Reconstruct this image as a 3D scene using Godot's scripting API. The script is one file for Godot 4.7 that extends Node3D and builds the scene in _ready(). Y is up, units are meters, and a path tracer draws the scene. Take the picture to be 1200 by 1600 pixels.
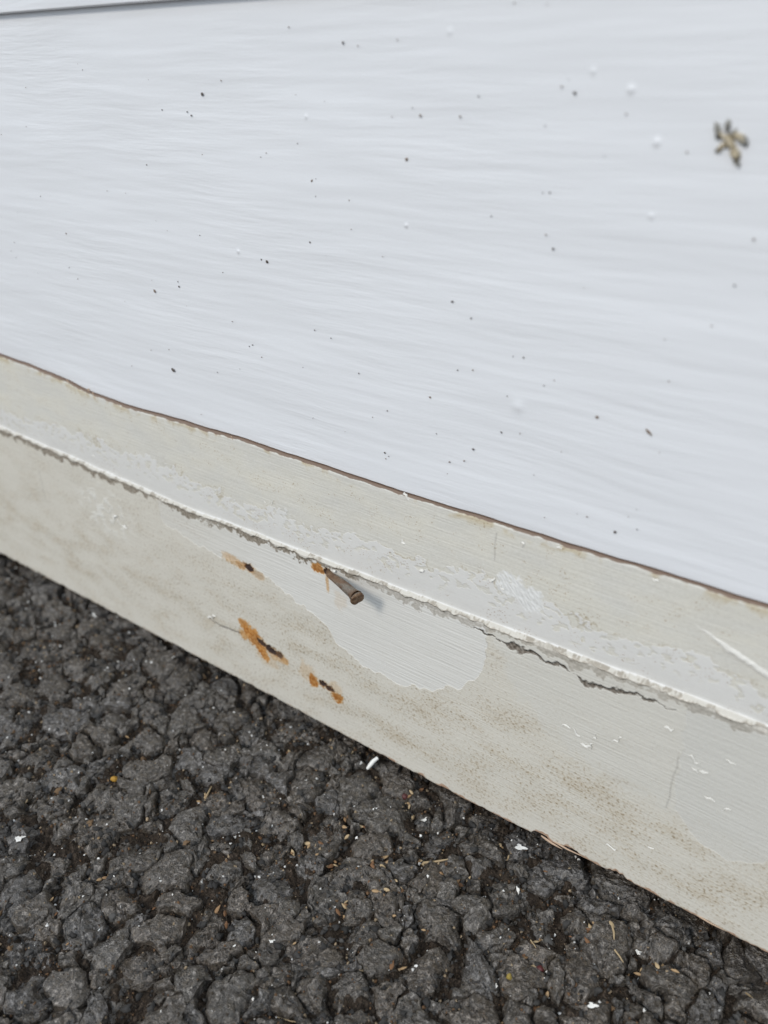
extends Node3D
# A close view of the foot of a painted timber wall: white weatherboard above, a worn cream skirting board
# with a bent rusty nail below, and coarse asphalt in front. All lengths inside the builders are millimetres;
# x runs along the wall, y is up, z comes out of the wall. The skirting's lower face is the plane z = 0.

const MM := 0.001

var rng := RandomNumberGenerator.new()
var used := {}
var mats := {}

# ---------------------------------------------------------------- helpers

func noise(s: int, freq: float, octaves := 1, kind := FastNoiseLite.TYPE_SIMPLEX_SMOOTH) -> FastNoiseLite:
	var n := FastNoiseLite.new()
	n.seed = s
	n.frequency = freq
	n.noise_type = kind
	n.fractal_type = FastNoiseLite.FRACTAL_FBM if octaves > 1 else FastNoiseLite.FRACTAL_NONE
	n.fractal_octaves = octaves
	return n

func sstep(a: float, b: float, x: float) -> float:
	var t := clampf((x - a) / (b - a), 0.0, 1.0)
	return t * t * (3.0 - 2.0 * t)

func along(line: Array, x: float) -> float:   # the height of a broken line at x
	if x <= line[0][0]:
		return line[0][1]
	for k in range(1, line.size()):
		if x <= line[k][0]:
			var a = line[k - 1]
			var b = line[k]
			return lerpf(a[1], b[1], (x - a[0]) / maxf(b[0] - a[0], 1e-4))
	return line[-1][1]

func numbered(called: String) -> String:
	var n: int = used.get(called, 0)
	used[called] = n + 1
	return called if n == 0 else "%s_%03d" % [called, n]

func mesh_from(v: PackedVector3Array, idx: PackedInt32Array, uv := PackedVector2Array(), col := PackedColorArray(), normals := PackedVector3Array()) -> ArrayMesh:
	var a := []
	a.resize(Mesh.ARRAY_MAX)
	a[Mesh.ARRAY_VERTEX] = v
	if uv.size():
		a[Mesh.ARRAY_TEX_UV] = uv
	if col.size():
		a[Mesh.ARRAY_COLOR] = col
	a[Mesh.ARRAY_INDEX] = idx
	if normals.size() == 0:
		normals.resize(v.size())
		for t in range(0, idx.size(), 3):
			var i := idx[t]
			var j := idx[t + 1]
			var k := idx[t + 2]
			var n := (v[k] - v[i]).cross(v[j] - v[i])
			normals[i] += n
			normals[j] += n
			normals[k] += n
		for i in normals.size():
			normals[i] = normals[i].normalized() if normals[i].length_squared() > 1e-30 else Vector3.UP
	a[Mesh.ARRAY_NORMAL] = normals
	var m := ArrayMesh.new()
	m.add_surface_from_arrays(Mesh.PRIMITIVE_TRIANGLES, a)
	return m

func grid_index(nu: int, nv: int) -> PackedInt32Array:   # u to the right, v upwards, seen from the front
	var idx := PackedInt32Array()
	idx.resize((nu - 1) * (nv - 1) * 6)
	var w := 0
	for j in nv - 1:
		for i in nu - 1:
			var a := j * nu + i
			idx[w] = a
			idx[w + 1] = a + nu
			idx[w + 2] = a + 1
			idx[w + 3] = a + 1
			idx[w + 4] = a + nu
			idx[w + 5] = a + nu + 1
			w += 6
	return idx

func part(called: String, m: Mesh, mat: Material, parent: Node) -> MeshInstance3D:
	var o := MeshInstance3D.new()
	o.name = called if parent != self else numbered(called)
	o.mesh = m
	o.material_override = mat
	parent.add_child(o, true)
	return o

func tag(o: Node, label: String, category: String, group := "", kind := "") -> Node:
	o.set_meta("label", label)
	if category:
		o.set_meta("category", category)
	if group:
		o.set_meta("group", group)
	if kind:
		o.set_meta("kind", kind)
	return o

func plain(c: Color, rough := 0.7, spec := 0.5) -> StandardMaterial3D:
	var m := StandardMaterial3D.new()
	m.albedo_color = c
	m.roughness = rough
	m.metallic_specular = spec
	return m

func rgb8(r: float, g: float, b: float) -> Color:
	return Color(r / 255.0, g / 255.0, b / 255.0)

func lump(s: int, seg := 10, rings := 6, rough := 0.25) -> ArrayMesh:   # an uneven pebble of radius 1
	var n := noise(s, 0.9, 2)
	var v := PackedVector3Array()
	for j in rings + 1:
		var th := PI * j / rings
		for i in seg + 1:
			var ph := TAU * (i % seg) / seg
			var d := Vector3(sin(th) * cos(ph), -cos(th), sin(th) * sin(ph))
			v.append(d * (1.0 + rough * 1.6 * n.get_noise_3dv(d * 1.3)))
	return mesh_from(v, grid_index(seg + 1, rings + 1))

func tube(points: Array, radii: Array, seg := 14, caps := true) -> ArrayMesh:
	var v := PackedVector3Array()
	var n := points.size()
	var side := Vector3.UP
	for k in n:
		var t: Vector3 = (points[mini(k + 1, n - 1)] - points[maxi(k - 1, 0)]).normalized()
		if absf(t.dot(side)) > 0.9:
			side = Vector3.RIGHT
		var a := (side - t * side.dot(t)).normalized()
		var b := t.cross(a)
		for i in seg + 1:
			var ph := TAU * (i % seg) / seg
			v.append(points[k] + (a * cos(ph) + b * sin(ph)) * radii[k])
	var idx := grid_index(seg + 1, n)
	if caps:
		for e in 2:
			var k := 0 if e == 0 else n - 1
			var c := v.size()
			v.append(points[k])
			for i in seg:
				if e == 0:
					idx.append_array(PackedInt32Array([c, k * (seg + 1) + i + 1, k * (seg + 1) + i]))
				else:
					idx.append_array(PackedInt32Array([c, k * (seg + 1) + i, k * (seg + 1) + i + 1]))
	for i in range(0, idx.size(), 3):   # the ring runs the other way round
		var q := idx[i + 1]
		idx[i + 1] = idx[i + 2]
		idx[i + 2] = q
	return mesh_from(v, idx)

func scaled(m: ArrayMesh, s: Vector3, turn := Basis.IDENTITY) -> ArrayMesh:
	var st := SurfaceTool.new()
	st.append_from(m, 0, Transform3D(turn * Basis.from_scale(s), Vector3.ZERO))
	return st.commit()

# ---------------------------------------------------------------- the traced lines of the skirting, in millimetres

var top_line := [[-200, 92.2], [-140.6, 91.1], [-119.1, 90.5], [-102.7, 89.3], [-90.4, 87.9], [-75.6, 87.3], [-58.7, 87.8], [-40.5, 88.2], [-28.5, 88.4], [-12.9, 88.2], [17, 87.7], [60, 88.0], [101.6, 88.4], [150, 88.6]]
var ridge_line := [[-200, 63.4], [-148.5, 63.3], [-108, 62.4], [-91.5, 61.8], [-64.4, 60.8], [-42.5, 60.7], [-24.8, 61.2], [-2, 61.4], [22.3, 61.6], [47.2, 61.9], [73.2, 62.7], [95.6, 63.2], [150, 63.8]]
var bottom_line := [[-200, 2.6], [-146, 3.2], [-92.6, 3.5], [-30.8, 4.0], [18.5, 3.9], [39.5, 3.8], [58.6, 4.4], [69.1, 5.1], [83.9, 5.7], [110, 6.0], [150, 6.8]]
var band_line := [[-149.4, 69.2], [-129.6, 70.9], [-111.1, 72.9], [-91.7, 71.4], [-64.3, 73.2], [-43.2, 69.8], [-25.9, 69], [-16.4, 71.9], [-7.6, 68.9], [1, 69.9], [9.2, 72.6], [20.8, 71.1], [31.8, 71.5], [45.2, 74.7], [48.6, 71.8], [58.1, 71.3], [67.1, 70], [80.9, 71.1], [90.6, 73.9], [99.4, 71.8], [105.5, 70.1], [140, 71]]
var patch_line := [[-66, 55.5], [-64.6, 52.4], [-52.4, 49.2], [-40.2, 49], [-27.3, 49.4], [-20, 48.5], [-14.2, 46.5], [-7.5, 43.4], [-0.8, 41.4], [2.4, 37.4], [6.7, 34.6], [13.2, 32], [22.6, 32.5], [32.4, 35.4], [40.6, 39.6], [45.5, 45.5], [47.5, 50], [48.2, 60]]
var corner_line := [[92, 60], [93.2, 44], [94.9, 34.5], [98.4, 30.1], [102.2, 27.8], [106.3, 27.2], [109.9, 28.5], [114.2, 31.7], [140, 38]]
var crack_line := [[44.8, 59.2], [50, 58.9], [57.6, 58.6], [64, 58.3], [68.8, 58.2], [71, 56.9], [74, 56.9], [79.8, 58.6], [90, 59.2]]
# rust: centre x, y, reach across, reach up, strength, darkness
var rust_spots := [[-35.5, 49.2, 3.2, 1.1, 0.38, 0.0], [-38.0, 50.0, 1.6, 0.9, 0.3, 0.0], [-32.0, 48.6, 2.0, 0.9, 0.6, 0.1], [-28.6, 49.0, 1.7, 1.0, 0.9, 1.0], [-25.2, 47.8, 2.2, 1.0, 0.3, 0.12],
	[-33.6, 27.3, 1.5, 1.3, 0.8, 0.0], [-30.8, 25.6, 2.6, 2.0, 1.0, 0.0], [-33.4, 23.6, 1.7, 1.3, 0.7, 0.0], [-28.6, 23.4, 2.4, 1.9, 0.95, 0.1], [-26.6, 20.8, 1.5, 1.8, 0.95, 0.0], [-25.2, 18.8, 1.2, 1.1, 0.9, 0.0],
	[-26.2, 23.6, 1.4, 0.9, 0.9, 0.9], [-22.9, 22.6, 1.9, 1.1, 0.9, 1.0], [-19.6, 22.2, 1.5, 1.0, 0.75, 0.7], [-17.6, 21.0, 1.3, 0.9, 0.6, 0.0], [-24.0, 17.6, 3.2, 1.6, 0.16, 0.0], [-21.0, 20.6, 2.2, 1.0, 0.4, 0.0],
	[-6.4, 18.6, 1.3, 1.7, 1.0, 0.1], [-9.0, 21.0, 2.6, 2.6, 0.2, 0.0], [-2.8, 19.6, 1.3, 1.0, 0.9, 1.0], [-0.4, 18.8, 1.2, 0.8, 0.85, 0.9], [2.4, 17.3, 1.5, 1.4, 1.0, 0.15], [1.4, 20.4, 1.8, 1.4, 0.2, 0.0],
	[-3.2, 58.6, 1.5, 1.2, 1.0, 0.15], [-1.6, 57.9, 0.9, 0.7, 0.9, 0.2], [0.5, 58.2, 1.2, 0.9, 0.9, 1.0], [0.2, 54.9, 0.4, 2.2, 0.5, 0.0], [4.5, 51.0, 1.8, 2.2, 0.1, 0.0]]

const TX0 := -195.0
const TX1 := 140.0
const TY1 := 94.0
const TW := 2048
const TH := 576

var n_wob := noise(3, 0.05, 3)
var n_jag := noise(4, 0.35, 3)
var n_chip := noise(5, 0.12, 3)

func ridge_at(x: float) -> float:
	return along(ridge_line, x) + 0.15 + 0.35 * n_wob.get_noise_2d(x, 0.0)

func lip_at(x: float) -> float:   # how far the thick paint hangs below the ridge
	return 0.9 + 0.7 * n_jag.get_noise_2d(x * 0.45, 7.0) + 0.25 * n_jag.get_noise_2d(x * 1.4, 70.0) + 0.8 * n_wob.get_noise_2d(x * 2.3, 90.0)

func bottom_at(x: float) -> float:
	var chip := sstep(0.05, 0.4, n_chip.get_noise_2d(x, 3.0)) * (1.1 if x > 55.0 else 0.35)
	return along(bottom_line, x) + chip + 0.18 * n_jag.get_noise_2d(x * 0.6, 31.0)

func top_at(x: float) -> float:
	return along(top_line, x) + 0.28 * n_wob.get_noise_2d(x * 1.3, 40.0)

# ---------------------------------------------------------------- the set-up

func _ready() -> void:
	rng.seed = 20
	# camera
	var cam := Camera3D.new()
	cam.name = "camera"
	add_child(cam)
	var tilt := deg_to_rad(28.19)
	var eye := Vector3(115.04, 170.38, 134.16) * MM
	var fwd := Vector3(-0.58426, 0, -0.81157) * cos(tilt) + Vector3.DOWN * sin(tilt)
	cam.look_at_from_position(eye, eye + fwd, Vector3.UP)
	var lens := CameraAttributesPhysical.new()
	lens.frustum_focal_length = 18.75
	lens.frustum_focus_distance = 0.193
	lens.exposure_aperture = 8.2
	lens.frustum_near = 0.01
	lens.frustum_far = 200.0
	cam.attributes = lens
	cam.fov = 65.24
	cam.near = 0.01
	cam.far = 200.0
	cam.current = true
	# sky: an even overcast
	var sky_mat := ProceduralSkyMaterial.new()
	sky_mat.sky_top_color = Color(0.86, 0.91, 0.97)
	sky_mat.sky_horizon_color = Color(0.83, 0.87, 0.91)
	sky_mat.sky_curve = 0.2
	sky_mat.ground_bottom_color = Color(0.2, 0.2, 0.2)
	sky_mat.ground_horizon_color = Color(0.5, 0.51, 0.52)
	sky_mat.energy_multiplier = 1.0
	var sky := Sky.new()
	sky.sky_material = sky_mat
	var env := Environment.new()
	env.background_mode = Environment.BG_SKY
	env.sky = sky
	env.tonemap_mode = Environment.TONE_MAPPER_LINEAR
	env.tonemap_exposure = 1.3
	env.sdfgi_enabled = true
	env.ssao_enabled = true
	env.ssil_enabled = true
	var we := WorldEnvironment.new()
	we.name = "world_environment"
	we.environment = env
	add_child(we)
	# sun behind thin cloud
	var sun := DirectionalLight3D.new()
	sun.name = "sun"
	sun.light_energy = 0.36
	sun.light_color = Color(1.0, 0.975, 0.94)
	sun.light_angular_distance = 12.0
	sun.shadow_enabled = true
	add_child(sun)
	sun.look_at_from_position(Vector3.ZERO, Vector3(0.12, -0.62, -0.78), Vector3.UP)

	make_ground()
	make_wall()
	make_skirting()
	make_nail()
	make_wall_marks()
	make_debris()

# ---------------------------------------------------------------- asphalt

var sites: Array[Vector3] = []          # x, z, reach
var buckets := {}
var near_sites: Array = []              # for each stone its neighbours as [offset, angle]
var stone_top := PackedFloat32Array()
var stone_tilt: Array[Vector2] = []
var stone_cut: Array = []
var stone_skin := PackedFloat32Array()
var n_stone := noise(11, 0.3, 3)
var n_edge := noise(12, 0.35, 2)
var n_base := noise(13, 0.075, 3)
var n_grain := noise(14, 0.9, 2)
var n_crev := noise(15, 0.06, 2)
var n_rough := noise(16, 0.42, 4)
var n_bend := noise(17, 0.06, 2)
var n_kink := noise(18, 0.3, 2)
var w_mid := cells(19, 0.21, FastNoiseLite.RETURN_DISTANCE2_SUB)
var w_mid_top := cells(19, 0.21, FastNoiseLite.RETURN_CELL_VALUE)
var w_small := cells(20, 0.52, FastNoiseLite.RETURN_DISTANCE2_SUB)
var w_small_top := cells(20, 0.52, FastNoiseLite.RETURN_CELL_VALUE)

func cells(s: int, freq: float, what: int) -> FastNoiseLite:
	var n := noise(s, freq, 1, FastNoiseLite.TYPE_CELLULAR)
	n.cellular_return_type = what
	n.cellular_jitter = 1.0
	n.domain_warp_enabled = true
	n.domain_warp_frequency = freq * 1.6
	n.domain_warp_amplitude = 0.55 / freq
	n.domain_warp_fractal_type = FastNoiseLite.DOMAIN_WARP_FRACTAL_NONE
	return n

func drift(x: float, z: float) -> Vector2:   # bends the outlines of all stones alike, so that none stays round
	return Vector2(x + 3.4 * n_bend.get_noise_2d(x, z) + 1.0 * n_kink.get_noise_2d(x, z), z + 3.4 * n_bend.get_noise_2d(x + 400.0, z) + 1.0 * n_kink.get_noise_2d(x + 400.0, z))

func broken(x: float, z: float) -> float:   # the small aggregate and torn binder that covers everything
	var a := sstep(-1.0, -0.72, w_mid.get_noise_2d(x, z))
	var b := sstep(-1.0, -0.7, w_small.get_noise_2d(x, z))
	var m := 0.35 + 0.65 * sstep(-0.25, 0.3, n_base.get_noise_2d(x * 1.6 + 70.0, z * 1.6))
	return m * (0.55 * a + 0.55 * w_mid_top.get_noise_2d(x, z)) + 0.24 * b + 0.22 * w_small_top.get_noise_2d(x, z) + 0.55 * n_rough.get_noise_2d(x, z) - 0.5

func in_frame(p: Vector3, more: float) -> bool:
	return p.y < (p.x + 175.0) * 0.606 + more and p.y < 103.0 - (p.x + 5.0) * 0.72 + more

func base_h(x: float, z: float) -> float:
	return -2.3 + 2.0 * n_base.get_noise_2d(x, z) + 1.2 * broken(x, z) + 0.15 * n_grain.get_noise_2d(x * 1.2, z * 1.2)

func stone_edge(i: int, th: float) -> float:
	var s := 0.0
	for nb in near_sites[i]:
		var c := cos(th - nb[1])
		if c > 0.05:
			s += pow(c / nb[0], 18.0)
	var r := pow(s, -1.0 / 18.0) if s > 1e-24 else sites[i].z * 1.3
	r = minf(r, sites[i].z * 1.45)
	var e := n_edge.get_noise_3d(cos(th) * 3.0, sin(th) * 3.0, i * 5.3)
	return maxf(r + 0.1 + e * 0.12 * r, 0.6)

func stone_h(i: int, x: float, z: float, rho: float) -> float:
	var d := Vector2(x - sites[i].x, z - sites[i].y)
	var y: float = stone_top[i] + stone_tilt[i].dot(d)
	for c in stone_cut[i]:
		y = minf(y, stone_top[i] + 0.25 - (Vector2(c[0], c[1]).dot(d) - c[2]))
	var deep := 0.2 + 5.5 * sstep(0.02, 0.36, n_crev.get_noise_2d(x, z))
	var worn := n_edge.get_noise_3d(d.x / (d.length() + 0.3) * 1.6, d.y / (d.length() + 0.3) * 1.6, i * 9.1)
	y -= (0.25 + 0.9 * worn) * rho * rho * rho + deep * pow(rho, 9.0)
	y += 0.35 * n_stone.get_noise_3d(x * 0.75, z * 0.75, i * 3.7) + 1.3 * n_crev.get_noise_2d(x * 0.6 + 300.0, z * 0.6) + stone_skin[i] * broken(x, z) + 0.12 * n_grain.get_noise_2d(x * 1.5, z * 1.5)
	if y > 0.2:   # worn flat by feet and tyres
		y = 0.2 + (y - 0.2) * 0.45
	if rho > 1.01:
		y -= 2.6
	return y

func surface_h(x0: float, z0: float) -> float:   # the top of whatever lies at that spot
	var h := base_h(x0, z0)
	var x := x0
	var z := z0
	for k in 2:
		var q0 := drift(x, z)
		x += x0 - q0.x
		z += z0 - q0.y
	var best := -1
	var bd := 1e9
	var cx := int(floor(x / 12.0))
	var cz := int(floor(z / 12.0))
	for a in range(cx - 1, cx + 2):
		for b in range(cz - 1, cz + 2):
			for i in buckets.get(Vector2i(a, b), []):
				var d := Vector2(x - sites[i].x, z - sites[i].y).length_squared() - sites[i].z * sites[i].z
				if d < bd:
					bd = d
					best = i
	if best >= 0:
		var q := Vector2(x - sites[best].x, z - sites[best].y)
		var rho := q.length() / stone_edge(best, q.angle())
		if rho < 1.0:
			h = maxf(h, stone_h(best, x, z, rho))
	return h

func stone_arrays(i: int, seg: int, rings: Array, v: PackedVector3Array, idx: PackedInt32Array, origin: Vector2) -> void:
	var start := v.size()
	var s := sites[i]
	var dc := drift(s.x, s.y)
	v.append(Vector3(dc.x - origin.x, stone_h(i, s.x, s.y, 0.0), dc.y - origin.y) * MM)
	var edge := PackedFloat32Array()
	for k in seg:
		edge.append(stone_edge(i, TAU * k / seg))
	for rho in rings:
		for k in seg:
			var th := TAU * k / seg
			var x : float = s.x + cos(th) * edge[k] * rho
			var z : float = s.y + sin(th) * edge[k] * rho
			var dr := drift(x, z)
			v.append(Vector3(dr.x - origin.x, stone_h(i, x, z, rho), dr.y - origin.y) * MM)
	for k in seg:
		var k2 := (k + 1) % seg
		idx.append_array(PackedInt32Array([start, start + 1 + k, start + 1 + k2]))
		for r in rings.size() - 1:
			var a := start + 1 + r * seg + k
			var b := start + 1 + r * seg + k2
			idx.append_array(PackedInt32Array([a, a + seg, b + seg, a, b + seg, b]))

func asphalt_maps() -> void:
	var size := 1024
	var imgs: Array[PackedByteArray] = []
	for q in [[21, 0.012, 4], [22, 0.05, 3], [23, 0.16, 2], [24, 0.03, 4]]:
		var im := noise(q[0], q[1], q[2]).get_seamless_image(size, size, false, false, 0.1, true)
		im.convert(Image.FORMAT_L8)
		imgs.append(im.get_data())
	var c := PackedByteArray()
	c.resize(size * size * 3)
	var h := PackedFloat32Array()
	h.resize(size * size)
	var r := RandomNumberGenerator.new()
	r.seed = 5
	for i in size * size:
		var a := imgs[0][i] / 255.0
		var b := imgs[1][i] / 255.0
		var f := imgs[2][i] / 255.0
		var d := imgs[3][i] / 255.0
		var t := 0.66 + 0.3 * (a - 0.5) + 0.4 * (b - 0.5) + 0.95 * (f - 0.5)
		var pale := sstep(0.46, 0.72, d) * sstep(0.36, 0.68, b)          # scuffed grey spots
		var brown := sstep(0.55, 0.75, 1.0 - d) * 0.5
		var base := 114.0 * t
		var red := base * (1.0 + 0.07 * brown) + pale * 52.0
		var gre := base * (0.955 - 0.0 * brown) + pale * 52.0
		var blu := base * (0.91 - 0.12 * brown) + pale * 53.0
		if f > 0.62 and b > 0.52 and r.randf() < 0.16:                     # quartz glints
			red += 55.0
			gre += 55.0
			blu += 55.0
		c[i * 3] = int(clampf(red, 0, 255))
		c[i * 3 + 1] = int(clampf(gre, 0, 255))
		c[i * 3 + 2] = int(clampf(blu, 0, 255))
		h[i] = 0.6 * f + 0.6 * b + 0.3 * d
	var img := Image.create_from_data(size, size, false, Image.FORMAT_RGB8, c)
	var him := Image.create_from_data(size, size, false, Image.FORMAT_RF, h.to_byte_array())
	var ct := ImageTexture.create_from_image(img)
	var ht := ImageTexture.create_from_image(him)
	var tints := [Color(1.0, 0.99, 0.97), Color(0.93, 0.91, 0.88), Color(1.0, 0.98, 0.95), Color(0.97, 0.94, 0.90), Color(0.98, 0.98, 0.98), Color(0.62, 0.56, 0.5)]
	for k in tints.size():
		var m := StandardMaterial3D.new()
		m.albedo_color = tints[k]
		m.albedo_texture = ct
		m.heightmap_enabled = true
		m.heightmap_texture = ht
		m.heightmap_scale = 0.05
		m.roughness = 0.39 if k < 5 else 0.75
		m.metallic_specular = 0.5 if k < 5 else 0.3
		m.uv1_triplanar = true
		m.uv1_world_triplanar = true
		m.uv1_scale = Vector3.ONE * 14.0
		m.uv1_offset = Vector3(0.13, 0.29, 0.41)
		mats["asphalt%d" % k] = m

func make_ground() -> void:
	asphalt_maps()
	# stones seen plainly in the photograph: x, z, reach
	var seen := [30.5, 31.4, 6.6, 28.5, 12.7, 7.4, 44.0, 10.9, 5.6, 18.0, 24.5, 6.5, 8.4, 23.9, 4.4, 4.6, 16.2, 5.4, 18.1, 45.9, 7.4, 36.2, 51.4, 6.4, 42.4, 43.7, 3.7, 60.4, 42.3, 6.6, 69.3, 23.6, 5.0, 50.7, 28.6, 2.6, 52.4, 15.6, 3.2, 61.5, 23.4, 5.5, 50.6, 54.4, 4.8, 81.7, 37.4, 3.8, 84.2, 24.4, 4.7, 32.9, 63.5, 4.0]
	seen += [43.4, 34.7, 3.9, 40.9, 22.1, 3.9, 29.1, 53.3, 4.4, 40.5, 64.4, 3.3, -123.6, 7.4, 7.6, -103.6, 7.1, 6.0, -90.1, 10.5, 6.9, -122.8, 20.9, 4.8, -74.6, 32.5, 6.0, -12.6, 21.5, 4.3, -20.1, 28.8, 5.1, -80.9, 48.8, 7.6, -88.7, 33.3, 6.2, -52.7, 21.3, 5.9, -40.0, 20.8, 5.2, -36.3, 38.0, 6.0, -14.1, 15.6, 4.5]
	seen += [-30.7, 9.8, 4.4, -20.6, 42.0, 4.8, -59.5, 44.3, 5.4, -5.6, 95.1, 3.4, -1.7, 89.4, 3.2, 7.4, 88.5, 4.0, -9.7, 79.3, 5.0, -7.8, 71.2, 4.2, -5.2, 58.6, 5.8, 4.6, 52.3, 5.5, -30.4, 73.0, 6.8, -15.6, 91.7, 4.3, 20.0, 74.4, 5.2, -22.3, 83.7, 3.6, 4.6, 69.6, 4.0, -28.0, 50.7, 3.8, 82.7, 11.6, 3.4]
	seen += [86.6, 23.1, 5.1, 97.2, 7.5, 5.4, 107.9, 6.5, 4.6, 100.3, 19.0, 4.5, 84.1, 3.9, 4.6, 113.4, 8.3, 2.5, 92.4, 1.7, 3.4, 65.0, 6.5, 3.1, 115.0, -0.6, 3.7]
	for k in range(0, seen.size(), 3):
		sites.append(Vector3(seen[k], seen[k + 1], seen[k + 2]))
	var grid := {}
	for i in sites.size():
		grid.get_or_add(Vector2i(int(floor(sites[i].x / 16.0)), int(floor(sites[i].y / 16.0))), []).append(i)
	for pass_ in 3:
		for k in 9000:
			var reach: float = [rng.randf_range(4.8, 7.6), rng.randf_range(2.8, 4.6), rng.randf_range(1.5, 2.6)][pass_]
			var p := Vector3(rng.randf_range(-265, 205), rng.randf_range(-7, 190), reach)
			var ok := true
			var cell := Vector2i(int(floor(p.x / 16.0)), int(floor(p.y / 16.0)))
			for a in range(-1, 2):
				for b in range(-1, 2):
					for j in grid.get(cell + Vector2i(a, b), []):
						var need: float = 0.76 * (reach + sites[j].z)
						if Vector2(p.x - sites[j].x, p.y - sites[j].y).length_squared() < need * need:
							ok = false
							break
					if not ok: break
				if not ok: break
			if ok:
				grid.get_or_add(cell, []).append(sites.size())
				sites.append(p)
	for i in sites.size():
		buckets.get_or_add(Vector2i(int(floor(sites[i].x / 12.0)), int(floor(sites[i].y / 12.0))), []).append(i)
		stone_top.append(rng.randf_range(-1.1, 1.0))
		stone_skin.append(rng.randf_range(0.6, 1.4))
		stone_tilt.append(Vector2(rng.randfn(0, 0.11), rng.randfn(0, 0.11)))
		var cuts := []
		for c in rng.randi_range(2, 4):
			var an := rng.randf() * TAU
			var slope := rng.randf_range(0.3, 1.1)
			cuts.append([cos(an) * slope, sin(an) * slope, slope * sites[i].z * rng.randf_range(0.1, 0.6)])
		stone_cut.append(cuts)
	for i in sites.size():
		var nbs := []
		var cell := Vector2i(int(floor(sites[i].x / 12.0)), int(floor(sites[i].y / 12.0)))
		for a in range(-2, 3):
			for b in range(-2, 3):
				for j in buckets.get(cell + Vector2i(a, b), []):
					if j == i: continue
					var d := Vector2(sites[j].x - sites[i].x, sites[j].y - sites[i].y)
					var l := d.length()
					if l < 20.0:
						var off := l / 2.0 + (sites[i].z * sites[i].z - sites[j].z * sites[j].z) / (2.0 * l)
						nbs.append([maxf(off, 0.5), d.angle()])
		near_sites.append(nbs)
	# the mortar between the stones
	var x0 := -205.0
	var z0 := -14.0
	var step := 0.55
	var nu := int(350.0 / step) + 1
	var nv := int(142.0 / step) + 1
	var v := PackedVector3Array()
	v.resize(nu * nv)
	for j in nv:
		for i in nu:
			var x := x0 + i * step
			var z := z0 + (nv - 1 - j) * step
			v[j * nu + i] = Vector3(x, base_h(x, z), z) * MM
	var ground := part("asphalt_ground", mesh_from(v, grid_index(nu, nv)), mats.asphalt5, self)
	tag(ground, "coarse dark grey asphalt with gritty crevices at the foot of the wall", "asphalt", "", "structure")
	# the asphalt out to the horizon
	v = PackedVector3Array()
	nu = 281
	nv = 181
	for j in nv:
		for i in nu:
			var x := -1400.0 + i * 10.0
			var z := -60.0 + (nv - 1 - j) * 10.0
			var sunk := 7.0 if x > -215 and x < 155 and z < 135 else 1.5
			v.append(Vector3(x, base_h(x, z) - sunk, z) * MM)
	part("asphalt_beyond", mesh_from(v, grid_index(nu, nv)), mats.asphalt1, ground)
	var far := PlaneMesh.new()
	far.size = Vector2(120, 120)
	var fo := part("asphalt_far", far, mats.asphalt1, ground)
	fo.position = Vector3(0, -0.014, 0)
	# stones: those in view as parts, the rest joined
	var order := []
	for i in sites.size():
		if in_frame(sites[i], 9.0) and sites[i].x > -200 and sites[i].x < 136:
			order.append(i)
	order.sort_custom(func(a, b): return sites[a].z / (60.0 + Vector2(sites[a].x - 100, sites[a].y - 120).length()) > sites[b].z / (60.0 + Vector2(sites[b].x - 100, sites[b].y - 120).length()))
	var single := {}
	var rings_fine := [0.12, 0.24, 0.35, 0.45, 0.54, 0.62, 0.69, 0.75, 0.8, 0.845, 0.885, 0.92, 0.95, 0.975, 1.0, 1.05]
	var rings_small := [0.22, 0.42, 0.6, 0.74, 0.85, 0.93, 1.0, 1.05]
	var rings_coarse := [0.25, 0.5, 0.7, 0.85, 0.95, 1.03]
	for k in mini(order.size(), 300):
		var i: int = order[k]
		single[i] = true
		var sv := PackedVector3Array()
		var si := PackedInt32Array()
		stone_arrays(i, 60 if sites[i].z > 4.0 else 42, rings_fine, sv, si, Vector2(sites[i].x, sites[i].y))
		var o := part("stone", mesh_from(sv, si), mats["asphalt%d" % rng.randi_range(0, 4)], ground)
		o.position = Vector3(sites[i].x, 0, sites[i].y) * MM
	var rv := PackedVector3Array()
	var ri := PackedInt32Array()
	for i in sites.size():
		if not single.has(i):
			if in_frame(sites[i], 6.0):
				stone_arrays(i, 30, rings_small, rv, ri, Vector2.ZERO)
			else:
				stone_arrays(i, 16, rings_coarse, rv, ri, Vector2.ZERO)
	var rest := part("small_stones", mesh_from(rv, ri), mats.asphalt0, ground)
	rest.set_meta("kind", "stuff")
	print("stones in view ", order.size(), " of ", sites.size())
	# small chippings and grit in the crevices
	grit(ground, "chippings", 2200, 0.3, 1.0, [[Color(0.042, 0.04, 0.038), 0.8], [Color(0.07, 0.067, 0.063), 0.97], [Color(0.14, 0.09, 0.05), 1.0]], -0.5, 61)
	grit(ground, "fine_grit", 8500, 0.13, 0.42, [[Color(0.05, 0.04, 0.03), 0.6], [Color(0.13, 0.075, 0.04), 0.82], [Color(0.3, 0.23, 0.15), 0.94], [Color(0.7, 0.69, 0.66), 1.0]], 9.0, 62)

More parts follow.
